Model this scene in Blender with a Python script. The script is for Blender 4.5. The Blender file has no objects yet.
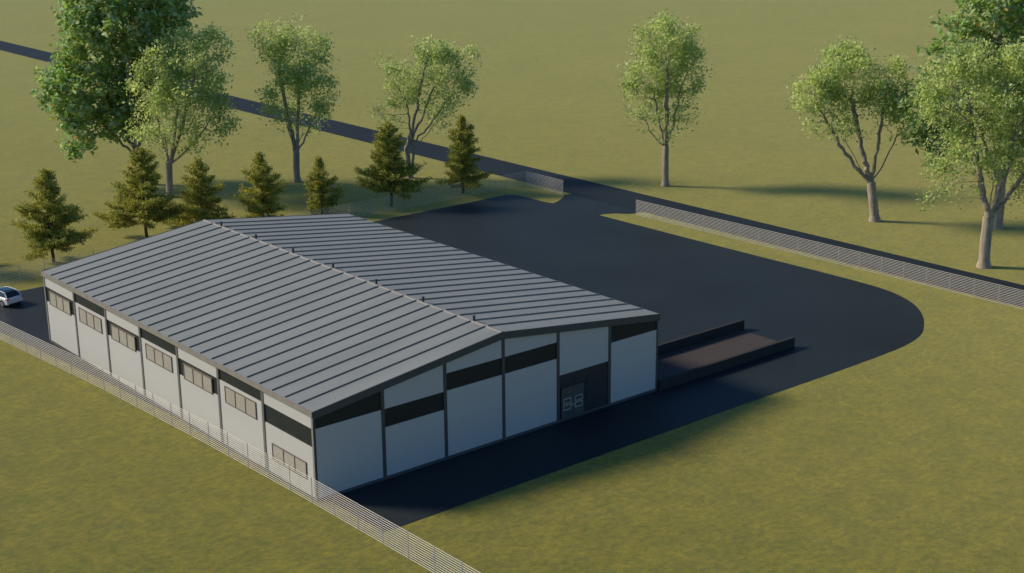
import bpy, math, random
import numpy as np
from math import sin, cos, pi, radians
from mathutils import Vector, Matrix

sc = bpy.context.scene
C = sc.collection

# ------------------------------------------------------------------ helpers
def mat(name, col, rough=.8, metal=0., spec=.5):
    m = bpy.data.materials.new(name); m.use_nodes = True
    b = m.node_tree.nodes['Principled BSDF']
    b.inputs['Base Color'].default_value = (*col, 1)
    b.inputs['Roughness'].default_value = rough
    b.inputs['Metallic'].default_value = metal
    b.inputs['Specular IOR Level'].default_value = spec
    return m

def nd(m, t, **kw):
    n = m.node_tree.nodes.new(t)
    for k, v in kw.items():
        if k in n.inputs.keys(): n.inputs[k].default_value = v
        else: setattr(n, k, v)
    return n

def lk(m, a, ao, b, bi): m.node_tree.links.new(a.outputs[ao], b.inputs[bi])

def ramp(m, stops):
    r = nd(m, 'ShaderNodeValToRGB'); e = r.color_ramp.elements
    while len(e) > 1: e.remove(e[-1])
    for i, (p, c) in enumerate(stops):
        x = e[0] if i == 0 else e.new(p)
        x.position = p; x.color = (*c, 1)
    return r

def noise_col(m, scale, stops, detail=4, stretch=(1, 1, 1), coord='Object', rough=.55):
    tc = nd(m, 'ShaderNodeTexCoord'); mp = nd(m, 'ShaderNodeMapping')
    mp.inputs['Scale'].default_value = stretch
    n = nd(m, 'ShaderNodeTexNoise', Scale=scale, Detail=detail, Roughness=rough)
    lk(m, tc, coord, mp, 'Vector'); lk(m, mp, 0, n, 'Vector')
    r = ramp(m, stops); lk(m, n, 'Fac', r, 'Fac')
    return n, r

def mix(m, a, ao, b, bo, fac=None, mode='MIX', f=.5):
    x = nd(m, 'ShaderNodeMix', data_type='RGBA', blend_type=mode)
    x.inputs[0].default_value = f
    if fac: lk(m, fac[0], fac[1], x, 0)
    m.node_tree.links.new(a.outputs[ao], x.inputs[6]); m.node_tree.links.new(b.outputs[bo], x.inputs[7])
    return x

def bump(m, n, out, strength, dist):
    b = nd(m, 'ShaderNodeBump', Strength=strength, Distance=dist)
    lk(m, n, out, b, 'Height'); lk(m, b, 0, m.node_tree.nodes['Principled BSDF'], 'Normal')
    return b

def bsdf(m): return m.node_tree.nodes['Principled BSDF']

def dirty(name, col, rough=.7, amount=.15, scale=1.5, metal=0., stretch=(1, 1, 1), spec=.5, fine=12.):
    """paint / metal / concrete with soft uneven wear"""
    m = mat(name, col, rough, metal, spec)
    lo = tuple(c * (1 - amount) for c in col); hi = tuple(min(1, c * (1 + amount)) for c in col)
    n, r = noise_col(m, scale, [(.3, lo), (.7, hi)], 5, stretch)
    fa = min(.1, amount * .8)
    n2, r2 = noise_col(m, fine, [(.35, (1 - fa,) * 3), (.65, (1 + fa * .6,) * 3)], 3)
    x = mix(m, r, 0, r2, 0, mode='MULTIPLY', f=1.)
    m.node_tree.links.new(x.outputs[2], bsdf(m).inputs['Base Color'])
    mr = nd(m, 'ShaderNodeMapRange'); mr.inputs['To Min'].default_value = rough - .08; mr.inputs['To Max'].default_value = min(1, rough + .1)
    lk(m, n, 'Fac', mr, 'Value'); lk(m, mr, 0, bsdf(m), 'Roughness')
    return m

class MB:
    def __init__(s): s.v = []; s.f = []
    def quad(s, *ps):
        i = len(s.v); s.v += [tuple(p) for p in ps]; s.f.append(tuple(range(i, i + len(ps)))); return s
    def box(s, x0, x1, y0, y1, z0, z1):
        i = len(s.v)
        s.v += [(x0, y0, z0), (x1, y0, z0), (x1, y1, z0), (x0, y1, z0), (x0, y0, z1), (x1, y0, z1), (x1, y1, z1), (x0, y1, z1)]
        s.f += [tuple(i + k for k in q) for q in ((0, 3, 2, 1), (4, 5, 6, 7), (0, 1, 5, 4), (1, 2, 6, 5), (2, 3, 7, 6), (3, 0, 4, 7))]
        return s
    def prism(s, poly, axis, a, b):
        """poly of 2D points extruded along axis (0: x, 1: y, 2: z) from a to b"""
        def P(p, t):
            return (t, p[0], p[1]) if axis == 0 else (p[0], t, p[1]) if axis == 1 else (p[0], p[1], t)
        i = len(s.v); n = len(poly)
        s.v += [P(p, a) for p in poly] + [P(p, b) for p in poly]
        s.f += [tuple(range(i, i + n))[::-1], tuple(range(i + n, i + 2 * n))]
        s.f += [(i + k, i + (k + 1) % n, i + n + (k + 1) % n, i + n + k) for k in range(n)]
        return s
    def tube(s, p0, p1, r0, r1, n=6, cap=True):
        a = Vector(p0); b = Vector(p1); d = (b - a)
        if d.length < 1e-6: return s
        d.normalize(); u = d.orthogonal().normalized(); w = d.cross(u); i = len(s.v)
        for c, r in ((a, r0), (b, r1)):
            for k in range(n):
                t = 2 * pi * k / n; s.v.append(tuple(c + u * (r * cos(t)) + w * (r * sin(t))))
        s.f += [(i + k, i + (k + 1) % n, i + n + (k + 1) % n, i + n + k) for k in range(n)]
        if cap: s.f += [tuple(range(i, i + n))[::-1], tuple(range(i + n, i + 2 * n))]
        return s
    def build(s, name, m, parent=None, off=(0, 0, 0), bevel=0, smooth=False):
        me = bpy.data.meshes.new(name)
        me.from_pydata([(v[0] - off[0], v[1] - off[1], v[2] - off[2]) for v in s.v], [], s.f)
        me.validate(); me.update()
        if m: me.materials.append(m)
        o = bpy.data.objects.new(name, me); C.objects.link(o)
        if parent: o.parent = parent
        if smooth: me.shade_smooth()
        if bevel:
            b = o.modifiers.new('bevel', 'BEVEL'); b.width = bevel; b.segments = 2; b.limit_method = 'ANGLE'
        return o

def thing(name, label, cat, loc=(0, 0, 0), rz=0, group=None):
    o = bpy.data.objects.new(name, None); C.objects.link(o); o.empty_display_size = .3
    o.location = loc; o.rotation_euler = (0, 0, rz); o['label'] = label; o['category'] = cat
    if group: o['group'] = group
    return o

def setting(o, label=None, cat=None, kind='structure'):
    o['kind'] = kind
    if label: o['label'] = label
    if cat: o['category'] = cat
    return o

# ------------------------------------------------------------------ camera
AZ, PIT, ROLL, F = 6.89205087e-01, -2.90240434e-01, -8.96897267e-03, 1457.2975
CAM = Vector((-43.7095591, -72.4669815, 38.9995197))
fw = Vector((sin(AZ) * cos(PIT), cos(AZ) * cos(PIT), sin(PIT)))
r_ = Vector((cos(AZ), -sin(AZ), 0)); u_ = r_.cross(fw)
r2 = r_ * cos(ROLL) + u_ * sin(ROLL); u2 = -r_ * sin(ROLL) + u_ * cos(ROLL)
cam = bpy.data.cameras.new('camera'); co = bpy.data.objects.new('camera', cam); C.objects.link(co)
co.matrix_world = Matrix(((r2.x, u2.x, -fw.x, CAM.x), (r2.y, u2.y, -fw.y, CAM.y), (r2.z, u2.z, -fw.z, CAM.z), (0, 0, 0, 1)))
cam.sensor_width = 36; cam.lens = F / 1024 * 36; cam.clip_start = .5; cam.clip_end = 8000
sc.camera = co

# ------------------------------------------------------------------ light
SUN_EL = radians(32.5)
sd = Vector((-.62 * cos(SUN_EL), .785 * cos(SUN_EL), sin(SUN_EL))).normalized()   # towards the sun
w = bpy.data.worlds.new('World'); sc.world = w; w.use_nodes = True
bg = w.node_tree.nodes['Background']
sky = w.node_tree.nodes.new('ShaderNodeTexSky'); sky.sky_type = 'NISHITA'; sky.sun_disc = False
sky.sun_elevation = SUN_EL; sky.sun_rotation = math.atan2(sd.x, sd.y); sky.air_density = 1.0; sky.dust_density = .6
tint = w.node_tree.nodes.new('ShaderNodeMix'); tint.data_type = 'RGBA'; tint.blend_type = 'MULTIPLY'; tint.inputs[0].default_value = 1
tint.inputs[7].default_value = (.56, .87, 1.22, 1)
w.node_tree.links.new(sky.outputs[0], tint.inputs[6]); w.node_tree.links.new(tint.outputs[2], bg.inputs[0]); bg.inputs[1].default_value = .105
sl = bpy.data.lights.new('sun', 'SUN'); sl.energy = 4.9; sl.angle = radians(11); sl.color = (1, .87, .67)
so = bpy.data.objects.new('sun', sl); C.objects.link(so); so.location = (-60, 80, 80)
so.rotation_euler = sd.to_track_quat('Z', 'Y').to_euler()
sc.view_settings.view_transform = 'Standard'; sc.view_settings.look = 'None'
sc.view_settings.exposure = 0.0; sc.view_settings.gamma = 1
sc.cycles.max_bounces = 6; sc.cycles.transparent_max_bounces = 6

# ------------------------------------------------------------------ ground materials
def grass_material():
    m = mat('grass', (.1, .1, .04), .95, 0, .05)
    n1, a = noise_col(m, .05, [(.35, (.080, .084, .007)), (.5, (.093, .094, .008)), (.66, (.105, .100, .012))], 5)
    n2, b = noise_col(m, .45, [(.40, (.66, .80, .76)), (.5, (1, 1, 1)), (.60, (1.28, 1.22, .95))], 6, (1, 1, 1), rough=.7)
    n3, c = noise_col(m, 1.7, [(.40, (.56, .70, .85)), (.5, (1, 1, 1)), (.60, (1.48, 1.36, .88))], 6, (1, 1.3, 1), rough=.7)
    n4, d = noise_col(m, 9., [(.36, (.70, .74, .8)), (.64, (1.26, 1.22, 1.1))], 4, rough=.7)
    n5, e = noise_col(m, .75, [(.52, (0, 0, 0)), (.66, (1, 1, 1))], 6, rough=.75)
    n6, h = noise_col(m, .28, [(.52, (0, 0, 0)), (.68, (1, 1, 1))], 5, rough=.7)
    def mul(p, q, f):
        y = nd(m, 'ShaderNodeMix', data_type='RGBA', blend_type='MULTIPLY'); y.inputs[0].default_value = f
        m.node_tree.links.new(p, y.inputs[6]); m.node_tree.links.new(q, y.inputs[7]); return y.outputs[2]
    def over(p, r, f, col):
        q = nd(m, 'ShaderNodeMix', data_type='RGBA'); mu = nd(m, 'ShaderNodeMath', operation='MULTIPLY'); mu.inputs[1].default_value = f
        lk(m, r, 0, mu, 0); lk(m, mu, 0, q, 0); m.node_tree.links.new(p, q.inputs[6]); q.inputs[7].default_value = (*col, 1); return q.outputs[2]
    o = mul(a.outputs[0], b.outputs[0], .8)
    o = over(o, e, .42, (.098, .070, .027))          # dry, brownish thatch
    o = over(o, h, .45, (.052, .080, .014))         # greener tufts
    o = mul(o, c.outputs[0], .85); o = mul(o, d.outputs[0], .8)
    m.node_tree.links.new(o, bsdf(m).inputs['Base Color'])
    bsdf(m).inputs['Sheen Weight'].default_value = .48
    bsdf(m).inputs['Sheen Roughness'].default_value = .45
    bsdf(m).inputs['Sheen Tint'].default_value = (1, .87, .36, 1)
    bump(m, n4, 'Fac', .6, .08)
    return m

def asphalt_material(name, col, seed, rough=.4, spec=.5):
    m = mat(name, col, rough, 0, spec)
    lo = tuple(k * .84 for k in col); hi = tuple(k * 1.16 for k in col)
    n1, a = noise_col(m, .09 + seed * .01, [(.3, lo), (.7, hi)], 6, rough=.6)
    n2, b = noise_col(m, 3.1, [(.35, (.93, .93, .93)), (.65, (1.08, 1.08, 1.08))], 6)
    n3, c = noise_col(m, 35., [(.3, (.8, .8, .8)), (.75, (1.3, 1.3, 1.3))], 2)
    x = mix(m, a, 0, b, 0, mode='MULTIPLY', f=1.)
    y = nd(m, 'ShaderNodeMix', data_type='RGBA', blend_type='MULTIPLY'); y.inputs[0].default_value = .7
    m.node_tree.links.new(x.outputs[2], y.inputs[6]); lk(m, c, 0, y, 7)
    m.node_tree.links.new(y.outputs[2], bsdf(m).inputs['Base Color'])
    bump(m, n3, 'Fac', .15, .006)
    return m

M = {
    'grass': grass_material(),
    'asphalt': asphalt_material('asphalt', (.0165, .0225, .0245), 0, .62, .16),
    'road': asphalt_material('road_asphalt', (.0160, .0210, .0240), 3, .7, .12),
    'panel': dirty('wall_panel_paint', (.41, .402, .380), .75, .008, .5, fine=.8),
    'band': dirty('dark_band_paint', (.012, .015, .014), .6, .15, .8, spec=.3),
    'column': dirty('column_steel', (.12, .11, .10), .6, .1, 1.2),
    'portal': dirty('portal_cladding', (.022, .026, .03), .55, .12, .8, spec=.3),
    'door': dirty('door_paint', (.05, .058, .055), .5, .1, 1.2),
    'line': dirty('pale_door_frame', (.30, .29, .26), .5, .06, 2),
    'frame': dirty('window_frame_paint', (.13, .105, .085), .6, .1, 2),
    'pane': mat('window_pane_blind', (.40, .345, .28), .35),
    'roof': dirty('roof_sheet', (.212, .222, .204), .6, .07, .5, .1, (.25, 1, 1), fine=7),
    'seam': dirty('roof_seam', (.26, .235, .18), .55, .08, 1.5, .15),
    'ridge': dirty('ridge_flashing', (.20, .185, .165), .6, .1, 1.5),
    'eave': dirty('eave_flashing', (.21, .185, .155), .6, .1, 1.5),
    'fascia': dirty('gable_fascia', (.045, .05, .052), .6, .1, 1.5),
    'vent': dirty('vent_metal', (.025, .025, .027), .6, .1, 3),
    'post': dirty('fence_post_steel', (.34, .33, .31), .6, .08, 3),
    'wire': dirty('fence_wire', (.74, .68, .58), .6, .08, 3),
    'dock': dirty('dock_concrete', (.030, .029, .027), .9, .18, 1.4, spec=.25),
    'dockfloor': dirty('dock_floor_paving', (.041, .030, .027), .9, .15, .9),
    'plinth': dirty('plinth', (.06, .062, .065), .8, .1, 1),
}
_m = M['panel']; _n = nd(_m, 'ShaderNodeTexWave', wave_type='BANDS', bands_direction='Z', Scale=2.0, Distortion=0.)
_t = nd(_m, 'ShaderNodeTexCoord'); lk(_m, _t, 'Object', _n, 'Vector'); bump(_m, _n, 'Fac', .06, .02)
# blinds behind glass: slightly uneven tint
_m = M['pane']; _a, _r = noise_col(_m, 1.2, [(.3, (.30, .275, .235)), (.7, (.36, .325, .275))], 3); lk(_m, _r, 0, bsdf(_m), 'Base Color')

# ------------------------------------------------------------------ ground, yard, road
g = MB()
ext = 4000
g.quad((-ext, -ext, 0), (ext, -ext, 0), (ext, ext, 0), (-ext, ext, 0))
setting(g.build('ground', M['grass']), 'olive green grass field running to the horizon', 'grass field')

def fence_x_front(y):
    return float(np.interp(y, [-30, -12, 1.4, 13.8, 28.2, 44.4, 60], [.05, -.1, -.35, -.8, -1.6, -3.0, -4.6]))
def fence_x_road(y):
    return float(np.interp(y, [-40, -8, 14, 28, 41], [69.0, 68.55, 68.15, 67.75, 67.45]))

def catmull(pts, n=8):
    out = []
    for i in range(len(pts) - 1):
        p = [Vector(pts[max(0, min(len(pts) - 1, j))]) for j in (i - 1, i, i + 1, i + 2)]
        for k in range(n):
            t = k / n
            out.append(.5 * ((2 * p[1]) + (p[2] - p[0]) * t + (2 * p[0] - 5 * p[1] + 4 * p[2] - p[3]) * t * t + (3 * p[1] - p[0] - 3 * p[2] + p[3]) * t ** 3))
    out.append(Vector(pts[-1])); return [(v.x, v.y) for v in out]

rng = random.Random(5)
outline = [(fence_x_front(y) + 1.0, y) for y in (50, 40, 28, 14, 2)] + [(.8, -6.25), (10, -6.25), (26, -6.2), (36, -6.15)]
outline += catmull([(42, -6.2), (47.1, -6.15), (52.2, -5.95), (55.7, -5.2), (58.4, -3.7), (60.9, -1.7), (62.9, .7), (64.2, 3.6), (64.7, 6.6), (64.75, 12.3), (64.6, 18.5), (64.4, 30)])
outline += [(64.4, 36), (64.35, 43.3)] + catmull([(64.9, 43.35), (66.2, 42.7), (67.3, 41.5), (68.2, 41.2)], 4) + [(68.95, 41.1), (68.95, 53.35), (68.15, 53.3), (67.4, 52.7)]
outline += catmull([(67.3, 52.6), (65.6, 51.5), (64.3, 51.0)], 4) + [(64.0, 52), (63.9, 56.4)] + catmull([(63.7, 57.2), (62.9, 57.9), (61.5, 57.9)], 4) + [(56.3, 57.7), (30, 57.5), (-3.3, 57.5)]
yd = MB(); yd.quad(*[(x, y, .02) for x, y in outline])
yo = yd.build('yard_pavement', M['asphalt']); setting(yo, 'dark asphalt yard around the warehouse with a rounded end', 'asphalt yard')
import bmesh
bm = bmesh.new(); bm.from_mesh(yo.data); bmesh.ops.triangulate(bm, faces=bm.faces); bm.to_mesh(yo.data); bm.free()
for p in yo.data.polygons:
    if p.normal.z < 0: p.flip()
rd = MB(); rd.quad((69.1, -300, .026), (75.25, -300, .026), (75.25, 900, .026), (69.1, 900, .026))
rd.quad((68.94, 40.9, .022), (69.11, 40.9, .022), (69.11, 53.1, .022), (68.94, 53.1, .022))
setting(rd.build('road', M['road']), 'narrow straight asphalt road behind the yard', 'road')

# ------------------------------------------------------------------ warehouse
W_, L_, EV, RG = 30., 41.4, 6.1, 7.97
wo = (15, 20.7, 0)
wh = thing('warehouse', 'long grey metal clad warehouse with a low standing seam gable roof', 'warehouse', wo)
def part(mb, name, m, parent=None, **k):
    return mb.build(name, M[m], parent or wh, wo, **k)
def roof_z(x): return EV + (RG - EV) * (1 - abs(x - 15) / 15)

IN = .16    # thickness of the cladding in front of the core
gable = lambda i: [(i, 0.02), (W_ - i, 0.02), (W_ - i, roof_z(i) - .12), (15, RG - .12), (i, roof_z(i) - .12)]
core = MB().prism(gable(IN), 1, IN, L_ - IN)
part(core, 'wall', 'column')
part(MB().box(-.04, W_ + .04, -.04, IN, .02, .22).box(-.04, IN, IN, L_ + .04, .02, .22).box(W_ - IN, W_ + .04, IN, L_ + .04, .02, .22).box(IN, W_ - IN, L_ - IN, L_ + .04, .02, .22), 'plinth', 'plinth')
BW, BL = 5.0, L_ / 7
XS = [0, 5.2, 10.2, 15.17, 20.13, 25.1, 30.0]; YS = [0, 6.1, 12.02, 17.93, 23.8, 29.65, 35.5, 41.4]
cw = .13
GZ = lambda x: roof_z(x) - .46     # cladding under the gable fascia
def gable_piece(x0, x1, z0, z1, name, m, ya, yb):
    """piece of gable cladding between z0 and z1; z1 None: up to the roof line"""
    if z1 is None:
        poly = [(x0, z0), (x1, z0), (x1, GZ(x1))] + ([(15, GZ(15))] if x0 < 15 < x1 else []) + [(x0, GZ(x0))]
    else: poly = [(x0, z0), (x1, z0), (x1, z1), (x0, z1)]
    part(MB().prism(poly, 1, ya, yb), name, m)
B1, B2, B3, B4 = 1.22, 3.6, 4.87, 6.1
front = {0: [(.22, B3, 'panel'), (B3, None, 'band')],
         1: [(.22, B2, 'panel'), (B2, B3, 'band'), (B3, None, 'panel')],
         2: [(.22, B3, 'panel'), (B3, B4, 'band'), (B4, None, 'panel')],
         3: [(.22, B3, 'panel'), (B3, B4, 'band'), (B4, None, 'panel')],
         4: [(B2 - .05, None, 'panel')],
         5: [(.22, B3, 'panel'), (B3, None, 'band')]}
for side, (ya, yb) in (('f', (0, IN)), ('b', (L_ - IN, L_))):
    for i in range(6):
        x0, x1 = XS[i] + cw, XS[i + 1] - cw
        for z0, z1, m in (front[i] if side == 'f' else front[i if i != 4 else 3]):
            rec = .05 if m == 'band' else 0
            a, b = (ya + rec, yb) if side == 'f' else (ya, yb - rec)
            gable_piece(x0, x1, z0, z1, 'wall_panel' if m == 'panel' else 'dark_band', m, a, b)
    for i in range(7):
        xc = XS[i]
        x0, x1 = max(-.03, xc - cw), min(W_ + .03, xc + cw)
        a, b = (ya - .03, yb) if side == 'f' else (ya, yb + .03)
        zt = min(GZ(x0 if x0 > 0 else 0), GZ(x1)) - .01
        part(MB().box(x0, x1, a, b, .22, zt), 'column', 'fascia')
# long sides
for s, xa, xb in ((-1, 0, IN), (1, W_ - IN, W_)):
    for k in range(7):
        y0, y1 = YS[k] + cw, YS[k + 1] - cw
        top = EV - .30
        if k == 0: segs = [(.22, B2, 'panel'), (B2, B3, 'band'), (B3, top, 'panel')]; win = (B1, 2.38)
        elif k % 2 == 1: segs = [(.22, B3, 'panel'), (B3, top, 'band')]; win = (3.45, 4.65)
        else: segs = [(.22, B2, 'panel'), (B2, B3, 'band'), (B3, top, 'panel')]; win = (3.5, 4.66)
        if s == 1 and k == 0: win = None
        for z0, z1, m in segs:
            rec = .05 if m == 'band' else 0
            a, b = (xa + rec, xb) if s < 0 else (xa, xb - rec)
            part(MB().box(a, b, y0, y1, z0, z1), 'wall_panel' if m == 'panel' else 'dark_band', m)
        if win:
            wy0, wy1 = YS[k] + (1.0 if k == 0 else .88), YS[k] + (5.15 if k == 0 else 5.0); z0, z1 = win; t = .06
            xo, xi = (-.07, .05) if s < 0 else (W_ + .07, W_ - .05)
            lo, hi = min(xo, xi), max(xo, xi)
            fr = MB().box(lo, hi, wy0, wy1, z0, z0 + t).box(lo, hi, wy0, wy1, z1 - t, z1)
            for q in range(4):
                c = wy0 + t / 2 + (wy1 - wy0 - t) * q / 3
                fr.box(lo + .002, hi - .002, c - t / 2, c + t / 2, z0 + t, z1 - t)
            fo = part(fr, 'window', 'frame')
            pn = MB()
            for q in range(3):
                c0 = wy0 + t / 2 + (wy1 - wy0 - t) * q / 3 + t / 2; c1 = c0 + (wy1 - wy0 - t) / 3 - t
                pn.box(*( (-.035, .04) if s < 0 else (W_ - .04, W_ + .035)), c0, c1, z0 + t, z1 - t)
            part(pn, 'pane', 'pane', fo)
    for k in range(8):
        yc = YS[k]
        y0, y1 = (max(.16 + .005, yc - cw), min(L_ - .165, yc + cw))
        a, b = (xa - .045, xb) if s < 0 else (xa, xb + .045)
        part(MB().box(a, b, y0, y1, .22, EV - .31), 'column', 'column')
# corner trims on the sunny side
for yy in (-.032, L_ - .16):
    part(MB().box(-.05, -.031, yy, yy + .19, .23, EV - .3), 'corner_trim', 'ridge')
# entrance portal with the double door
px0, px1 = XS[4] + cw, XS[5] - cw
part(MB().box(px0, px1, .06, IN, .02, B2 - .05), 'entrance_portal', 'portal')
part(MB().box(22.95, px1, .03, .058, .12, 2.95), 'portal_panel', 'portal')
part(MB().box(20.45, 22.75, -.02, .058, 2.5, 2.62).box(22.65, 22.75, -.02, .058, .03, 2.5).box(20.40, 20.45, -.02, .058, .03, 2.62), 'door_frame', 'portal')
for q in range(2):
    x0 = 20.47 + q * 1.09; x1 = x0 + 1.07
    d = part(MB().box(x0, x1, .0, .057, .05, 2.48), 'door_leaf', 'door')
    for zz in (.78, 1.26):
        a, b, c, e, t = x0 + .16, x1 - .16, zz, zz + .42, .075
        wf = MB().box(a, b, -.035, -.001, c, c + t).box(a, b, -.035, -.001, e - t, e).box(a, a + t, -.033, -.001, c + t, e - t).box(b - t, b, -.033, -.001, c + t, e - t)
        f_ = part(wf, 'door_window', 'line', d, bevel=.02)
    part(MB().box(x1 - .1 if q == 0 else x0 + .04, x1 - .04 if q == 0 else x0 + .1, -.06, -.001, 1.0, 1.2), 'handle', 'line', d)
part(MB().box(20.3, px1 + .1, -.12, -.045, .02, .07), 'threshold', 'dock')
# roof: two standing seam slopes
sl_len = math.hypot(15, RG - EV)
for s in (-1, 1):
    oh = .06 if s < 0 else .05
    xe = -oh if s < 0 else W_ + oh
    ze = EV - (RG - EV) / 15 * oh
    poly = [(xe, ze - .10), (15, RG - .10), (15, RG), (xe, ze)]
    ro = part(MB().prism(poly, 1, -.12, L_ + .12), 'roof_slope', 'roof')
    n = 26; sm = MB()
    for k in range(1, n):
        y = L_ * k / n
        h = .095
        sm.prism([(xe + (.02 if s < 0 else -.02), ze + .002), (15 - (.13 * -s), RG + .002 - .13 * .125), (15 - (.13 * -s), RG + h - .13 * .125), (xe + (.02 if s < 0 else -.02), ze + h)], 1, y - .022, y + .022)
    part(sm, 'standing_seam', 'seam', ro)
# ridge cap
rc = MB().prism([(14.84, RG - .015), (14.93, RG + .05), (15.07, RG + .05), (15.16, RG - .015)], 1, -.125, L_ + .125)
part(rc, 'ridge_cap', 'ridge')
for k in range(7):
    y = BL * (k + .5)
    v = MB().tube((15.02, y, RG + .08), (15.02, y, RG + .36), .09, .09, 8).tube((15.02, y, RG + .36), (15.02, y, RG + .42), .13, .11, 8)
    part(v, 'ridge_vent', 'vent')
# gable fascias and the eave gutters
for ya, yb in ((-.20, -.121), (L_ + .121, L_ + .20)):
    m_ = MB()
    for s in (-1, 1):
        xe = -.08 if s < 0 else W_ + .06
        z = EV - (RG - EV) / 15 * abs(xe if s < 0 else xe - W_)
        m_.prism([(xe, z - .48), (15, RG - .48), (15, RG + .03), (xe, z + .03)], 1, ya, yb)
    part(m_, 'gable_fascia', 'fascia')
    ys, ye = (-.121, .0) if ya < 0 else (L_, L_ + .121)
    s_ = MB()
    for s in (-1, 1):
        xe = -.05 if s < 0 else W_ + .04
        z = EV - (RG - EV) / 15 * abs(xe if s < 0 else xe - W_)
        s_.prism([(xe, z - .44), (15, RG - .44), (15, RG - .101), (xe, z - .101)], 1, ys, ye)
    part(s_, 'soffit', 'fascia')
part(MB().box(-.15, -.065, -.13, L_ + .13, EV - .34, EV + .0), 'eave_gutter', 'eave')
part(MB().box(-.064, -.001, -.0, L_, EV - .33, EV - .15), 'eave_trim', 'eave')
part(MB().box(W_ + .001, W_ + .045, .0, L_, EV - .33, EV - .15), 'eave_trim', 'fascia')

# ------------------------------------------------------------------ loading ramp
lr = thing('loading_ramp', 'long low walled loading ramp against the right side of the warehouse', 'loading ramp', (38, 2.7, .02))
ro_ = (38, 2.7, .02)
MB().box(30.06, 45.6, .02, 5.5, .024, .05).build('ramp_floor', M['dockfloor'], lr, ro_)
MB().box(30.08, 45.6, -.28, .02, .022, .86).build('side_wall', M['dock'], lr, ro_, bevel=.02)
MB().box(30.08, 46.0, 5.5, 5.8, .022, .86).build('side_wall', M['dock'], lr, ro_, bevel=.02)

# ------------------------------------------------------------------ fences
def fence(name, label, pts_fn, ts, H=1.75, rw=.0165, wires=12, origin=None):
    o = pts_fn(ts[0]) if origin is None else origin
    t = thing(name, label, 'fence', (o[0], o[1], 0), 0, 'wire fences around the plot')
    off = (o[0], o[1], 0)
    P = [pts_fn(q) for q in ts]
    for i, p in enumerate(P):
        MB().tube((p[0], p[1], 0), (p[0], p[1], H + .04), .028, .028, 6).build('fence_post', M['post'], t, off)
        if i:
            a = P[i - 1]; m_ = MB()
            for k in range(wires):
                z = .08 + (H - .1) * k / (wires - 1)
                m_.tube((a[0], a[1], z), (p[0], p[1], z), rw, rw, 4, False)
            m_.build('wire_panel', M['wire'], t, off)
    return t
fence('wire_fence', 'long pale many wire fence along the sunlit window side of the warehouse', lambda y: (fence_x_front(y), y), [-22.5 + 2.5 * k for k in range(33)])
fence('wire_fence', 'long pale wire fence between the curved yard end and the road', lambda y: (fence_x_road(y), y), [40.6 - 2.5 * k for k in range(26)])
RF = [(-5 + 2.5 * k, 60.4) for k in range(29)] + [(68.05, 60.4)]
fence('wire_fence', 'faint wire fence in front of the pine row behind the warehouse', lambda q: RF[q], list(range(len(RF))), rw=.009)
SF = [(68.05, 60.4), (68.05, 58.1), (68.05, 55.8), (68.05, 53.5)]
fence('wire_fence', 'short pale wire fence at the yard entrance, left of the gap', lambda q: SF[q], list(range(4)))

# ------------------------------------------------------------------ leaves and trees
def leaf_material(name, cols, transl=.35, rough=.5, under=None, clump=.35):
    m = mat(name, cols[0], rough, 0, .18)
    geo = nd(m, 'ShaderNodeNewGeometry')
    r = ramp(m, [(i / max(1, len(cols) - 1), c) for i, c in enumerate(cols)])
    lk(m, geo, 'Random Per Island', r, 'Fac')
    n, rr = noise_col(m, clump, [(.35, (.72, .78, .75)), (.65, (1.25, 1.18, 1.1))], 3)
    x = mix(m, r, 0, rr, 0, mode='MULTIPLY', f=.8); out = x.outputs[2]
    if under:
        u = nd(m, 'ShaderNodeMix', data_type='RGBA'); lk(m, geo, 'Backfacing', u, 0)
        m.node_tree.links.new(out, u.inputs[6]); u.inputs[7].default_value = (*under, 1); out = u.outputs[2]
    m.node_tree.links.new(out, bsdf(m).inputs['Base Color'])
    tr = nd(m, 'ShaderNodeBsdfTranslucent'); m.node_tree.links.new(out, tr.inputs['Color'])
    ms = nd(m, 'ShaderNodeMixShader'); ms.inputs[0].default_value = transl
    lk(m, bsdf(m), 0, ms, 1); lk(m, tr, 0, ms, 2)
    lk(m, ms, 0, m.node_tree.nodes['Material Output'], 'Surface')
    return m
def bark_material(name, a, b):
    m = mat(name, a, .9, 0, .2)
    n, r = noise_col(m, 5, [(.3, a), (.7, b)], 5, (1, 1, .18)); lk(m, r, 0, bsdf(m), 'Base Color'); bump(m, n, 'Fac', .8, .05)
    return m
M['leaf'] = leaf_material('pale_green_leaves', [(.36, .48, .11), (.48, .58, .17), (.60, .68, .26), (.42, .54, .12), (.80, .82, .50)], .52, .55, clump=.3)
M['maple_leaf'] = leaf_material('dark_green_leaves', [(.20, .38, .08), (.26, .47, .11), (.30, .50, .09), (.44, .55, .12), (.22, .41, .09), (.40, .44, .05), (.20, .40, .08), (.50, .56, .24), (.50, .30, .06), (.20, .38, .07), (.17, .35, .06)], .48, .5, under=(.44, .56, .26), clump=.5)
M['needle'] = leaf_material('pine_needles', [(.20, .22, .03), (.34, .35, .055), (.62, .57, .13), (.26, .285, .04)], .32, .6, clump=.9)
M['bark'] = bark_material('pale_bark', (.20, .165, .12), (.40, .335, .25))
M['pine_bark'] = bark_material('pine_bark', (.09, .055, .035), (.15, .10, .07))

RV = np.array([cos(AZ), -sin(AZ), 0]); DV = np.array([sin(AZ), cos(AZ), 0])

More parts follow.
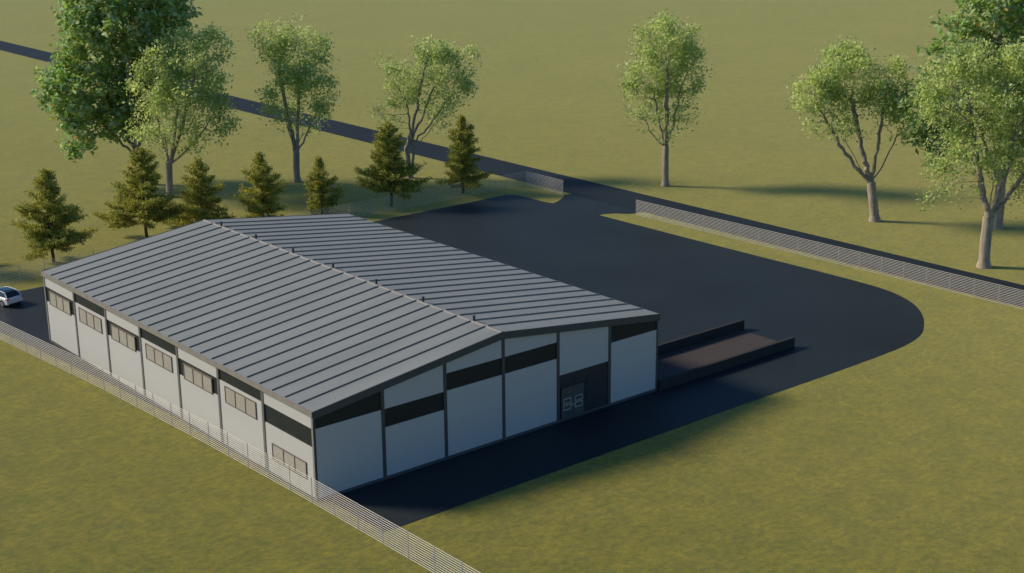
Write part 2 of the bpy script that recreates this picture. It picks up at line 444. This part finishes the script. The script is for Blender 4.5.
def leaf_mesh(name, pos, nrm, size, m, parent, rs, aspect=.55, fold=.25):
    n = len(pos)
    nrm = nrm / np.linalg.norm(nrm, axis=1)[:, None]
    t = rs.normal(size=(n, 3)); t -= (t * nrm).sum(1)[:, None] * nrm; t /= np.linalg.norm(t, axis=1)[:, None]
    b = np.cross(nrm, t); s = size[:, None]
    V = np.stack([pos - t * s * .5, pos + b * s * .5 * aspect + nrm * s * fold * .4, pos + t * s * .55 - nrm * s * .06, pos - b * s * .5 * aspect + nrm * s * fold * .4], 1).reshape(-1, 3)
    i = np.arange(n) * 4
    Fc = np.stack([i, i + 1, i + 2, i, i + 2, i + 3], 1).reshape(-1)
    me = bpy.data.meshes.new(name); me.vertices.add(len(V)); me.vertices.foreach_set('co', V.astype(np.float32).ravel())
    me.loops.add(len(Fc)); me.loops.foreach_set('vertex_index', Fc.astype(np.int32))
    me.polygons.add(2 * n); me.polygons.foreach_set('loop_start', (np.arange(2 * n) * 3).astype(np.int32)); me.polygons.foreach_set('loop_total', np.full(2 * n, 3, np.int32))
    me.update(calc_edges=True); me.validate(); me.materials.append(m)
    o = bpy.data.objects.new(name, me); C.objects.link(o); o.parent = parent
    return o

def limbs_mesh(name, nodes, par, rad, m, parent):
    V = []; Fs = []
    for i in range(1, len(nodes)):
        a = nodes[par[i]]; b = nodes[i]; d = b - a; L = np.linalg.norm(d)
        if L < 1e-6: continue
        d = d / L
        rb = rad[i]; ra = min(rad[par[i]], rb * 1.35 + .01)
        k = 9 if rb > .12 else 5 if rb > .04 else 3
        u = np.cross(d, [.3, .9, .1]); u /= np.linalg.norm(u); w_ = np.cross(d, u)
        th = np.arange(k) * 2 * pi / k
        ring = np.cos(th)[:, None] * u + np.sin(th)[:, None] * w_
        j = len(V); V.extend((a - d * ra * .15 + ring * ra).tolist()); V.extend((b + d * rb * .15 + ring * rb).tolist())
        Fs += [(j + q, j + (q + 1) % k, j + k + (q + 1) % k, j + k + q) for q in range(k)]
    me = bpy.data.meshes.new(name); me.from_pydata(V, [], Fs); me.materials.append(m); me.shade_smooth()
    o = bpy.data.objects.new(name, me); C.objects.link(o); o.parent = parent
    return o

def broadleaf(name, label, group, base, bpx, scale, lobes, fork, r_base, leafmat, nleaf, lsize, seed, natt=1500, spread=.50, step=.55, lean=0, stems=1, up=.6, hole=.35, drop=8, dx=0, sway=.10, cl=.6, thin=1.):
    """base: ground point; lobes: (px, py, rx, ry[, weight]) seen from the camera side, in pixels, turned into metres about the base"""
    rs = np.random.RandomState(seed)
    t = thing(name, label, 'tree', (base[0], base[1], 0), 0, group)
    cz = 1 / cos(PIT)
    C_ = []; R_ = []; Wt = []
    for lb in lobes:
        px, py, rx, ry = lb[:4]
        dep = lb[4] if len(lb) > 4 else rs.uniform(-.18, .18) * rx * 2 / scale
        wt = lb[5] if len(lb) > 5 else 1
        c = RV * ((px - bpx[0]) / scale) + DV * dep + np.array([0, 0, (bpx[1] - py - drop) / scale * cz])
        c = c + RV * (dx / scale); C_.append(c); R_.append((rx / scale, rx / scale * .9, ry / scale * cz)); Wt.append(rx * rx * ry * wt)
    C_ = np.array(C_); R_ = np.array(R_); Wt = np.array(Wt) / sum(Wt)
    att = []
    hs = rs.uniform(0, 100, 3)
    while len(att) < natt:
        k = rs.choice(len(C_), p=Wt)
        q = rs.normal(size=3); q /= np.linalg.norm(q); q *= rs.uniform(.12, 1) ** (1 / 2.2)
        p = C_[k] + RV * q[0] * R_[k][0] + DV * q[1] * R_[k][1] + np.array([0, 0, q[2] * R_[k][2]])
        if p[2] < fork * .9: continue
        # gaps: lumpy field rejects part of the volume
        f = sin(p[0] * 1.15 + hs[0]) * sin(p[1] * 1.05 + hs[1]) * sin(p[2] * 1.25 + hs[2])
        if f > .28 and rs.rand() < .5 + hole: continue
        att.append(p)
    att = np.array(att)
    # trunk
    nodes = [np.zeros(3)]; par = [-1]
    ctr = (C_ * Wt[:, None]).sum(0); side = ctr * np.array([1, 1, 0]); side = side * sway * fork / max(ctr[2], 1)
    nseg = max(3, int(fork / .55))
    tips = []; limb = []
    for s_ in range(stems):
        prev = 0
        for i in range(1, nseg + 1):
            f = i / nseg
            o = (RV * (s_ - (stems - 1) / 2) * .95 * f ** .8) if stems > 1 else 0
            wob = np.array([sin(f * 4 + seed), cos(f * 3.3 + seed), 0]) * .09 * f
            nodes.append(side * f + RV * lean * f + o + wob + np.array([0, 0, fork * f])); par.append(prev); prev = len(nodes) - 1
        tips.append(prev)
    order = np.argsort(-Wt)
    near = [order[q] for q in range(min(len(order), 5))]
    for q, kx in enumerate(near):
        tp = tips[q % stems]; st_ = nodes[tp]; goal = st_ + (C_[kx] - st_) * .8
        if goal[2] < st_[2] + 1: continue
        Ld = np.linalg.norm(goal - st_); ns = max(2, int(Ld / .6)); prev = tp
        for i in range(1, ns + 1):
            f = i / ns
            p = st_ + (goal - st_) * f + np.array([0, 0, -1]) * sin(f * pi) * Ld * .07 + rs.normal(size=3) * .07
            nodes.append(p); par.append(prev); prev = len(nodes) - 1
            limb.append(prev)
    N = np.array(nodes); 
    nd_ = np.full(len(att), 1e9); ni = np.zeros(len(att), int); alive = np.ones(len(att), bool)
    def upd(start):
        nonlocal nd_, ni
        new = np.array(nodes[start:])
        D = np.linalg.norm(att[:, None] - new[None], axis=2); j = D.argmin(1); dm = D[np.arange(len(att)), j]
        b = dm < nd_; nd_[b] = dm[b]; ni[b] = j[b] + start
    # only trunk tops may branch
    st = len(nodes)
    for tp in tips:
        D = np.linalg.norm(att - nodes[tp], axis=1); b = D < nd_; nd_[b] = D[b]; ni[b] = tp
    for tp in limb:
        D = np.linalg.norm(att - nodes[tp], axis=1); b = D < nd_; nd_[b] = D[b]; ni[b] = tp
    for it in range(120):
        act = alive & (nd_ < 14)
        if not act.any(): break
        idx = np.unique(ni[act]); start = len(nodes); added = 0
        for k in idx:
            a = att[act & (ni == k)] - nodes[k]; a /= np.linalg.norm(a, axis=1)[:, None] + 1e-9
            d = a.mean(0) + rs.normal(size=3) * .16; d[2] += .08
            L = np.linalg.norm(d)
            if L < .05: continue
            p = nodes[k] + d / L * step
            nodes.append(p); par.append(int(k)); added += 1
        if not added: break
        upd(start); alive &= nd_ > step * 1.25
        if len(nodes) > 4500: break
    N = np.array(nodes); n = len(N)
    ch = [[] for _ in range(n)]
    for i in range(1, n): ch[par[i]].append(i)
    rad = np.zeros(n); e = 2.35
    for i in range(n - 1, -1, -1):
        rad[i] = .012 if not ch[i] else (sum(rad[c] ** e for c in ch[i])) ** (1 / e) + .0006
    rad *= 1
    kk = math.log(r_base / .012) / math.log(max(rad[0], .02) / .012)
    rad = .012 * (rad / .012) ** kk
    for i in range(n):
        if N[i][2] < fork and i <= nseg * stems: rad[i] *= 1 + .45 * max(0, 1 - N[i][2] / .9) ** 2
    limbs_mesh('trunk', N, par, rad, M['bark'], t)
    tw = np.where((rad < .035) & (N[:, 2] > fork * .8))[0]
    # leaves sit in sprays round some of the twig ends; thinner towards the bottom of the crown
    tips_ = tw[rs.rand(len(tw)) < cl]
    zl, zh = N[tips_, 2].min(), N[tips_, 2].max()
    fld = np.sin(N[tips_, 0] * .9 + hs[1]) * np.sin(N[tips_, 1] * .95 + hs[2]) * np.sin(N[tips_, 2] * .85 + hs[0])
    pw = np.ones(len(tips_)) if thin == 0 else np.clip((N[tips_, 2] - zl) / (zh - zl) * 2.2 + .22, 0, 1) * rs.gamma(1.3, 1, len(tips_)) * np.clip(1 - fld * 1.8, .12, 2)
    pk = rs.choice(tips_, nleaf, p=pw / pw.sum())
    pos = N[pk] + rs.normal(size=(nleaf, 3)) * spread * np.array([1, 1, .8])
    nr = rs.normal(size=(nleaf, 3)); nr[:, 2] += up
    nr += np.array([sd.x, sd.y, sd.z]) * .25
    leaf_mesh('crown', pos, nr, lsize * rs.uniform(.6, 1.35, nleaf), leafmat, t, rs)
    return t

GB = 'tall pale green broadleaf trees'
broadleaf('broadleaf_tree', 'pale green broadleaf tree overlapped by the big dark tree at upper left', GB, (32.5, 83.7), (170, 197), 8.18,
    [(182, 78, 44, 42), (162, 118, 34, 30), (213, 110, 20, 32), (200, 52, 30, 24), (150, 90, 24, 30), (190, 135, 26, 16, 0, .5)], 4.0, .42, M['leaf'], 12500, .37, 11, dx=10)
broadleaf('broadleaf_tree', 'pale green broadleaf tree behind the fifth pine, left of the forked tree', GB, (48.2, 80.7), (297, 182), 7.97,
    [(297, 62, 34, 34), (273, 45, 20, 24), (318, 92, 18, 26), (277, 98, 22, 22), (300, 112, 30, 18, 0, .45), (290, 28, 14, 12, 0, .6)], 3.6, .42, M['leaf'], 9800, .36, 23, dx=8)
broadleaf('broadleaf_tree', 'sparse pale green broadleaf tree with two stems behind the pine at the yard corner', GB, (60.0, 73.2), (410, 178), 7.96,
    [(403, 78, 22, 24), (440, 66, 26, 22), (453, 88, 20, 18), (385, 108, 18, 16, 0, .35), (428, 48, 16, 12), (440, 108, 22, 18, 0, .4), (466, 58, 12, 14, 0, .4), (384, 62, 12, 14, 0, .4)], 3.8, .40, M['leaf'], 7300, .36, 31, dx=3, stems=2)
broadleaf('broadleaf_tree', 'pale green broadleaf tree standing alone above the middle of the far road', GB, (80.4, 48.8), (665, 186), 8.19,
    [(666, 42, 33, 28), (652, 76, 28, 26), (686, 68, 22, 32), (640, 108, 20, 18, 0, .6), (668, 114, 26, 20, 0, .55), (694, 112, 14, 16, 0, .4)], 4.6, .40, M['leaf'], 9800, .36, 47, dx=-3)
broadleaf('broadleaf_tree', 'pale green broadleaf tree with a forked leaning trunk, second from the right edge', GB, (85.0, 21.4), (875, 221), 8.88,
    [(850, 78, 34, 30), (884, 94, 24, 36), (816, 98, 18, 24, 0, .8), (842, 122, 32, 20, 0, .5), (905, 118, 20, 24, 0, .7)], 4.2, .50, M['leaf'], 10500, .36, 59, dx=-8, lean=-.5)
broadleaf('broadleaf_tree', 'largest pale green broadleaf tree, beside the wire fence at the right edge', GB, (77.9, 3.2), (984, 267), 9.82,
    [(958, 100, 44, 48), (1008, 100, 46, 54), (936, 92, 26, 34), (944, 162, 30, 34, -1), (1016, 172, 40, 36, 0, .7), (985, 150, 40, 34), (1050, 120, 34, 40), (930, 190, 18, 18, -1, .5)], 5.0, .55, M['leaf'], 18500, .36, 61, natt=2300)
GD = 'large dark green leafy trees'
broadleaf('leafy_tree', 'big dense dark green tree with drooping lower lobe at upper left', GD, (33.0, 92.7), (140, 184), 7.9,
    [(130, 18, 60, 44), (168, 22, 28, 34), (92, 60, 38, 34), (78, 96, 38, 26), (62, 84, 26, 20), (128, 92, 34, 38), (76, 132, 20, 26, -2), (112, 118, 32, 26), (150, 70, 34, 30), (100, -10, 30, 24)], 3.6, .5, M['maple_leaf'], 19000, .76, 71, dx=11, natt=2600, spread=.46, up=.9, hole=.35, sway=.02, drop=2, cl=.9, thin=0)
broadleaf('leafy_tree', 'big dark green tree behind the largest pale tree at the right edge', GD, (92.2, 10.9), (997, 228), 8.93,
    [(990, 14, 42, 40), (1030, 30, 50, 50), (960, 60, 30, 34), (932, 112, 26, 30), (950, 146, 24, 22), (985, 90, 40, 46), (1035, 110, 40, 50), (920, 140, 14, 16)], 4.6, .55, M['maple_leaf'], 16000, .66, 83, dx=-12, natt=2300, spread=.46, up=.9, hole=.35, sway=.02, drop=2, cl=.9, thin=0)

def pine(label, base, H, R, seed, bare=.16, dens=1.3):
    rs = np.random.RandomState(seed)
    R *= .92
    t = thing('pine_tree', label, 'tree', (base[0], base[1], 0), 0, 'young pines in a row behind the warehouse')
    nodes = [np.zeros(3)]; par = [-1]; rad = [.16 * H / 9]
    K = 24
    for i in range(1, K + 1):
        f = i / K
        nodes.append(np.array([sin(f * 5 + seed) * .1, cos(f * 4 + seed) * .1, H * f])); par.append(i - 1); rad.append(.16 * H / 9 * (1 - f) + .012)
    P = []; Nn = []; S = []
    def tuft(q, d, m_, wd):
        for _ in range(m_):
            of = rs.normal(size=3) * np.array([wd, wd, wd * .95]); of[2] += .04
            P.append(q + of); v = rs.normal(size=3) * .7; v[2] += .75; Nn.append(v); S.append(rs.uniform(.14, .34))
    nb = int(H * 12)
    for b in range(nb):
        f = bare + (1 - bare) * (b + rs.rand()) / nb
        ki = min(K - 1, int(f * K)); o = nodes[ki] + (nodes[ki + 1] - nodes[ki]) * (f * K - ki)
        az = b * 2.399 + rs.uniform(-.5, .5)
        g0 = (f - bare) / (1 - bare)
        L = R * (1 - g0) ** .9 * rs.choice([.5, .8, 1.0, 1.12], p=[.2, .3, .35, .15]) * (.8 + .2 * min(1, g0 / .08)) + .22
        L *= 1 + .28 * sin(az * 2 + seed * 1.7 + f * 9) + .12 * sin(az * 5 + f * 23)
        el = rs.uniform(-.26, .28) + g0 * .6
        d = np.array([cos(az) * cos(el), sin(az) * cos(el), sin(el)]); sd_ = np.array([-sin(az), cos(az), 0])
        prev = ki; q = o.copy(); ns = max(2, int(L / .34))
        for s in range(ns):
            dd = d + np.array([0, 0, .16 * (s / ns) ** 2 * 2 - .06]) + rs.normal(size=3) * .07; dd /= np.linalg.norm(dd)
            q = q + dd * L / ns; nodes.append(q.copy()); par.append(prev); rad.append(.03 * (1 - s / ns) + .008); prev = len(nodes) - 1
            g_ = (s + 1) / ns
            if g_ < .22 and L > 1.2: continue
            tuft(q, dd, int(15 * dens), .15)
            if L > .9:
                for sg in (-1, 1):
                    sl_ = L * .34 * (1 - .55 * g_) * rs.uniform(.6, 1.25)
                    dr = dd * .75 + sd_ * sg * .8 + np.array([0, 0, rs.uniform(-.15, .2)])
                    nn = max(1, int(sl_ / .26)); base_ = prev; qq = q.copy()
                    for u in range(nn):
                        qq = qq + dr * sl_ / nn; tuft(qq, dr, int(10 * dens), .14)
                    nodes.append(qq.copy()); par.append(base_); rad.append(.008)
    # leader
    for _ in range(90):
        f = rs.uniform(.86, 1.02); P.append(np.array([0, 0, H * f]) + nodes[K] * [1, 1, 0] + rs.normal(size=3) * [.16, .16, .1]); Nn.append(rs.normal(size=3)); S.append(rs.uniform(.18, .36))
    rad = np.array(rad); 
    limbs_mesh('trunk', np.array(nodes), par, rad, M['pine_bark'], t)
    leaf_mesh('crown', np.array(P), np.array(Nn), np.array(S), M['needle'], t, rs, aspect=.38)
    return t
pine('wide young pine at the left edge beside the warehouse roof corner', (10.3, 65.2), 9.2, 3.9, 3)
pine('tall young pine below the big dark tree, second from the left', (21.7, 67.7), 9.5, 4.0, 4)
pine('bushy young pine whose top stands left of the roof ridge end, third from the left', (28.2, 67.6), 7.4, 3.5, 5, .08)
pine('bushy young pine right behind the far roof edge, fourth from the left', (34.6, 65.6), 7.6, 3.0, 6, .08)
pine('smallest young pine, just above the far right roof corner', (41.4, 64.4), 6.3, 2.2, 7, .06)
pine('tall young pine in front of the two stemmed broadleaf tree', (49.5, 62.4), 9.5, 3.6, 8, .17)
pine('dark young pine furthest right in the row, near the far road', (59.8, 62.2), 9.1, 3.0, 9, .10, 1.4)
pine('young pine beyond the left edge of the picture, beyond the parked car', (-1.5, 70.5), 9.2, 4.2, 10)

# ------------------------------------------------------------------ parked car
M['carwhite'] = mat('car_white_paint', (.62, .61, .58), .28); bsdf(M['carwhite']).inputs['Coat Weight'].default_value = .6
M['carglass'] = mat('car_dark_glass', (.012, .015, .022), .12)
M['cartrim'] = mat('car_black_trim', (.02, .02, .022), .6)
M['carred'] = mat('car_tail_light', (.45, .03, .02), .25)
M['carlamp'] = mat('car_head_light', (.6, .62, .65), .15)
M['rim'] = mat('car_rim', (.35, .36, .38), .35, .8)
def loft(sections):
    m_ = MB(); n = len(sections[0])
    for s in sections: m_.v += s
    for i in range(len(sections) - 1):
        m_.f += [(i * n + k, i * n + (k + 1) % n, (i + 1) * n + (k + 1) % n, (i + 1) * n + k) for k in range(n)]
    m_.f += [tuple(range(n))[::-1], tuple(range((len(sections) - 1) * n, len(sections) * n))]
    return m_
def car(label, loc, rz):
    c = thing('parked_car', label, 'car', loc, rz)
    # local: +x forward, rear bumper at x = 0, y left
    def sec(x, zb, zs, zt, hw, hs, ht):
        P = [(hw * .9, zb), (hw, zb + .12), (hw + .0, zs - .12), (hs, zs), (ht, zt), (ht * .5, zt + .025)]
        P += [(-a, b) for a, b in P[::-1]]
        return [(x, a, b) for a, b in P]
    body = loft([sec(0, .36, .70, .80, .78, .76, .70), sec(.06, .26, .80, .92, .87, .85, .74), sec(.35, .2, .90, .985, .91, .89, .78), sec(1.2, .18, .92, .985, .915, .89, .80),
                 sec(2.5, .18, .90, .97, .915, .89, .80), sec(3.3, .2, .86, .95, .91, .87, .76), sec(4.0, .24, .76, .84, .87, .82, .70), sec(4.28, .3, .62, .70, .76, .72, .6), sec(4.36, .38, .56, .6, .64, .6, .5)])
    body.build('body', M['carwhite'], c, smooth=False, bevel=.02)
    def gs(x, zt, wt, wb=.80): return [(x, wb, .97), (x, wt + .03, zt - .06), (x, wt - .06, zt), (x, -wt + .06, zt), (x, -wt - .03, zt - .06), (x, -wb, .97)]
    gh = loft([gs(.16, 1.02, .74, .76), gs(.62, 1.40, .64), gs(1.0, 1.47, .63), gs(1.9, 1.49, .64), gs(2.45, 1.42, .62), gs(3.25, 1.0, .70, .74)])
    cab = gh.build('cabin_glass', M['carglass'], c)
    rf = loft([[(x, .60, z - .012), (x, .56, z + .02), (x, 0, z + .035), (x, -.56, z + .02), (x, -.60, z - .012), (x, 0, z - .03)] for x, z in ((.55, 1.385), (1.0, 1.47), (1.9, 1.49), (2.42, 1.425))])
    rf.build('roof', M['carglass'], c)
    for s in (-1, 1):
        pl = MB().tube((.14, s * .79, .96), (.60, s * .66, 1.385), .055, .05, 6).tube((.60, s * .66, 1.385), (1.0, s * .655, 1.455), .05, .045, 6).tube((1.0, s * .655, 1.455), (1.9, s * .665, 1.475), .045, .045, 6).tube((1.9, s * .665, 1.475), (2.45, s * .64, 1.41), .045, .045, 6).tube((2.45, s * .64, 1.41), (3.25, s * .745, .98), .045, .05, 6).tube((1.6, s * .80, .95), (1.62, s * .69, 1.45), .035, .03, 6)
        pl.build('window_pillar', M['carwhite'], c)
        tl = MB().box(-.015, .16, s * .80 - .10, s * .80 + .10, .74, .90).build('tail_light', M['carred'], c, bevel=.02)
        MB().box(4.1, 4.3, s * .66 - .13, s * .66 + .13, .62, .74).build('headlight', M['carlamp'], c, bevel=.02)
        MB().box(2.3, 2.5, s * 1.0 - .08, s * 1.0 + .08, .95, 1.08).build('side_mirror', M['carwhite'], c, bevel=.02)
        for x in (.82, 3.45):
            MB().tube((x, s * .80, .33), (x, s * .925, .33), .385, .385, 20).build('wheel_arch', M['cartrim'], c)
            wl = MB().tube((x, s * .76, .32), (x, s * .945, .32), .32, .31, 20).build('wheel', M['cartrim'], c)
            MB().tube((x, s * .93, .32), (x, s * .955, .32), .21, .19, 10).build('rim', M['rim'], wl)
    MB().box(-.03, .12, -.72, .72, .26, .40).build('rear_bumper', M['cartrim'], c, bevel=.02)
    MB().box(-.012, .03, -.26, .26, .60, .71).build('number_plate', M['carlamp'], c)
    c.scale = (.96, .96, .93)
    return c
hd = math.atan2(.965, -.26)
car('white hatchback parked on the asphalt at the left edge, rear towards the warehouse corner', (1.65, 53.0, .02), hd)
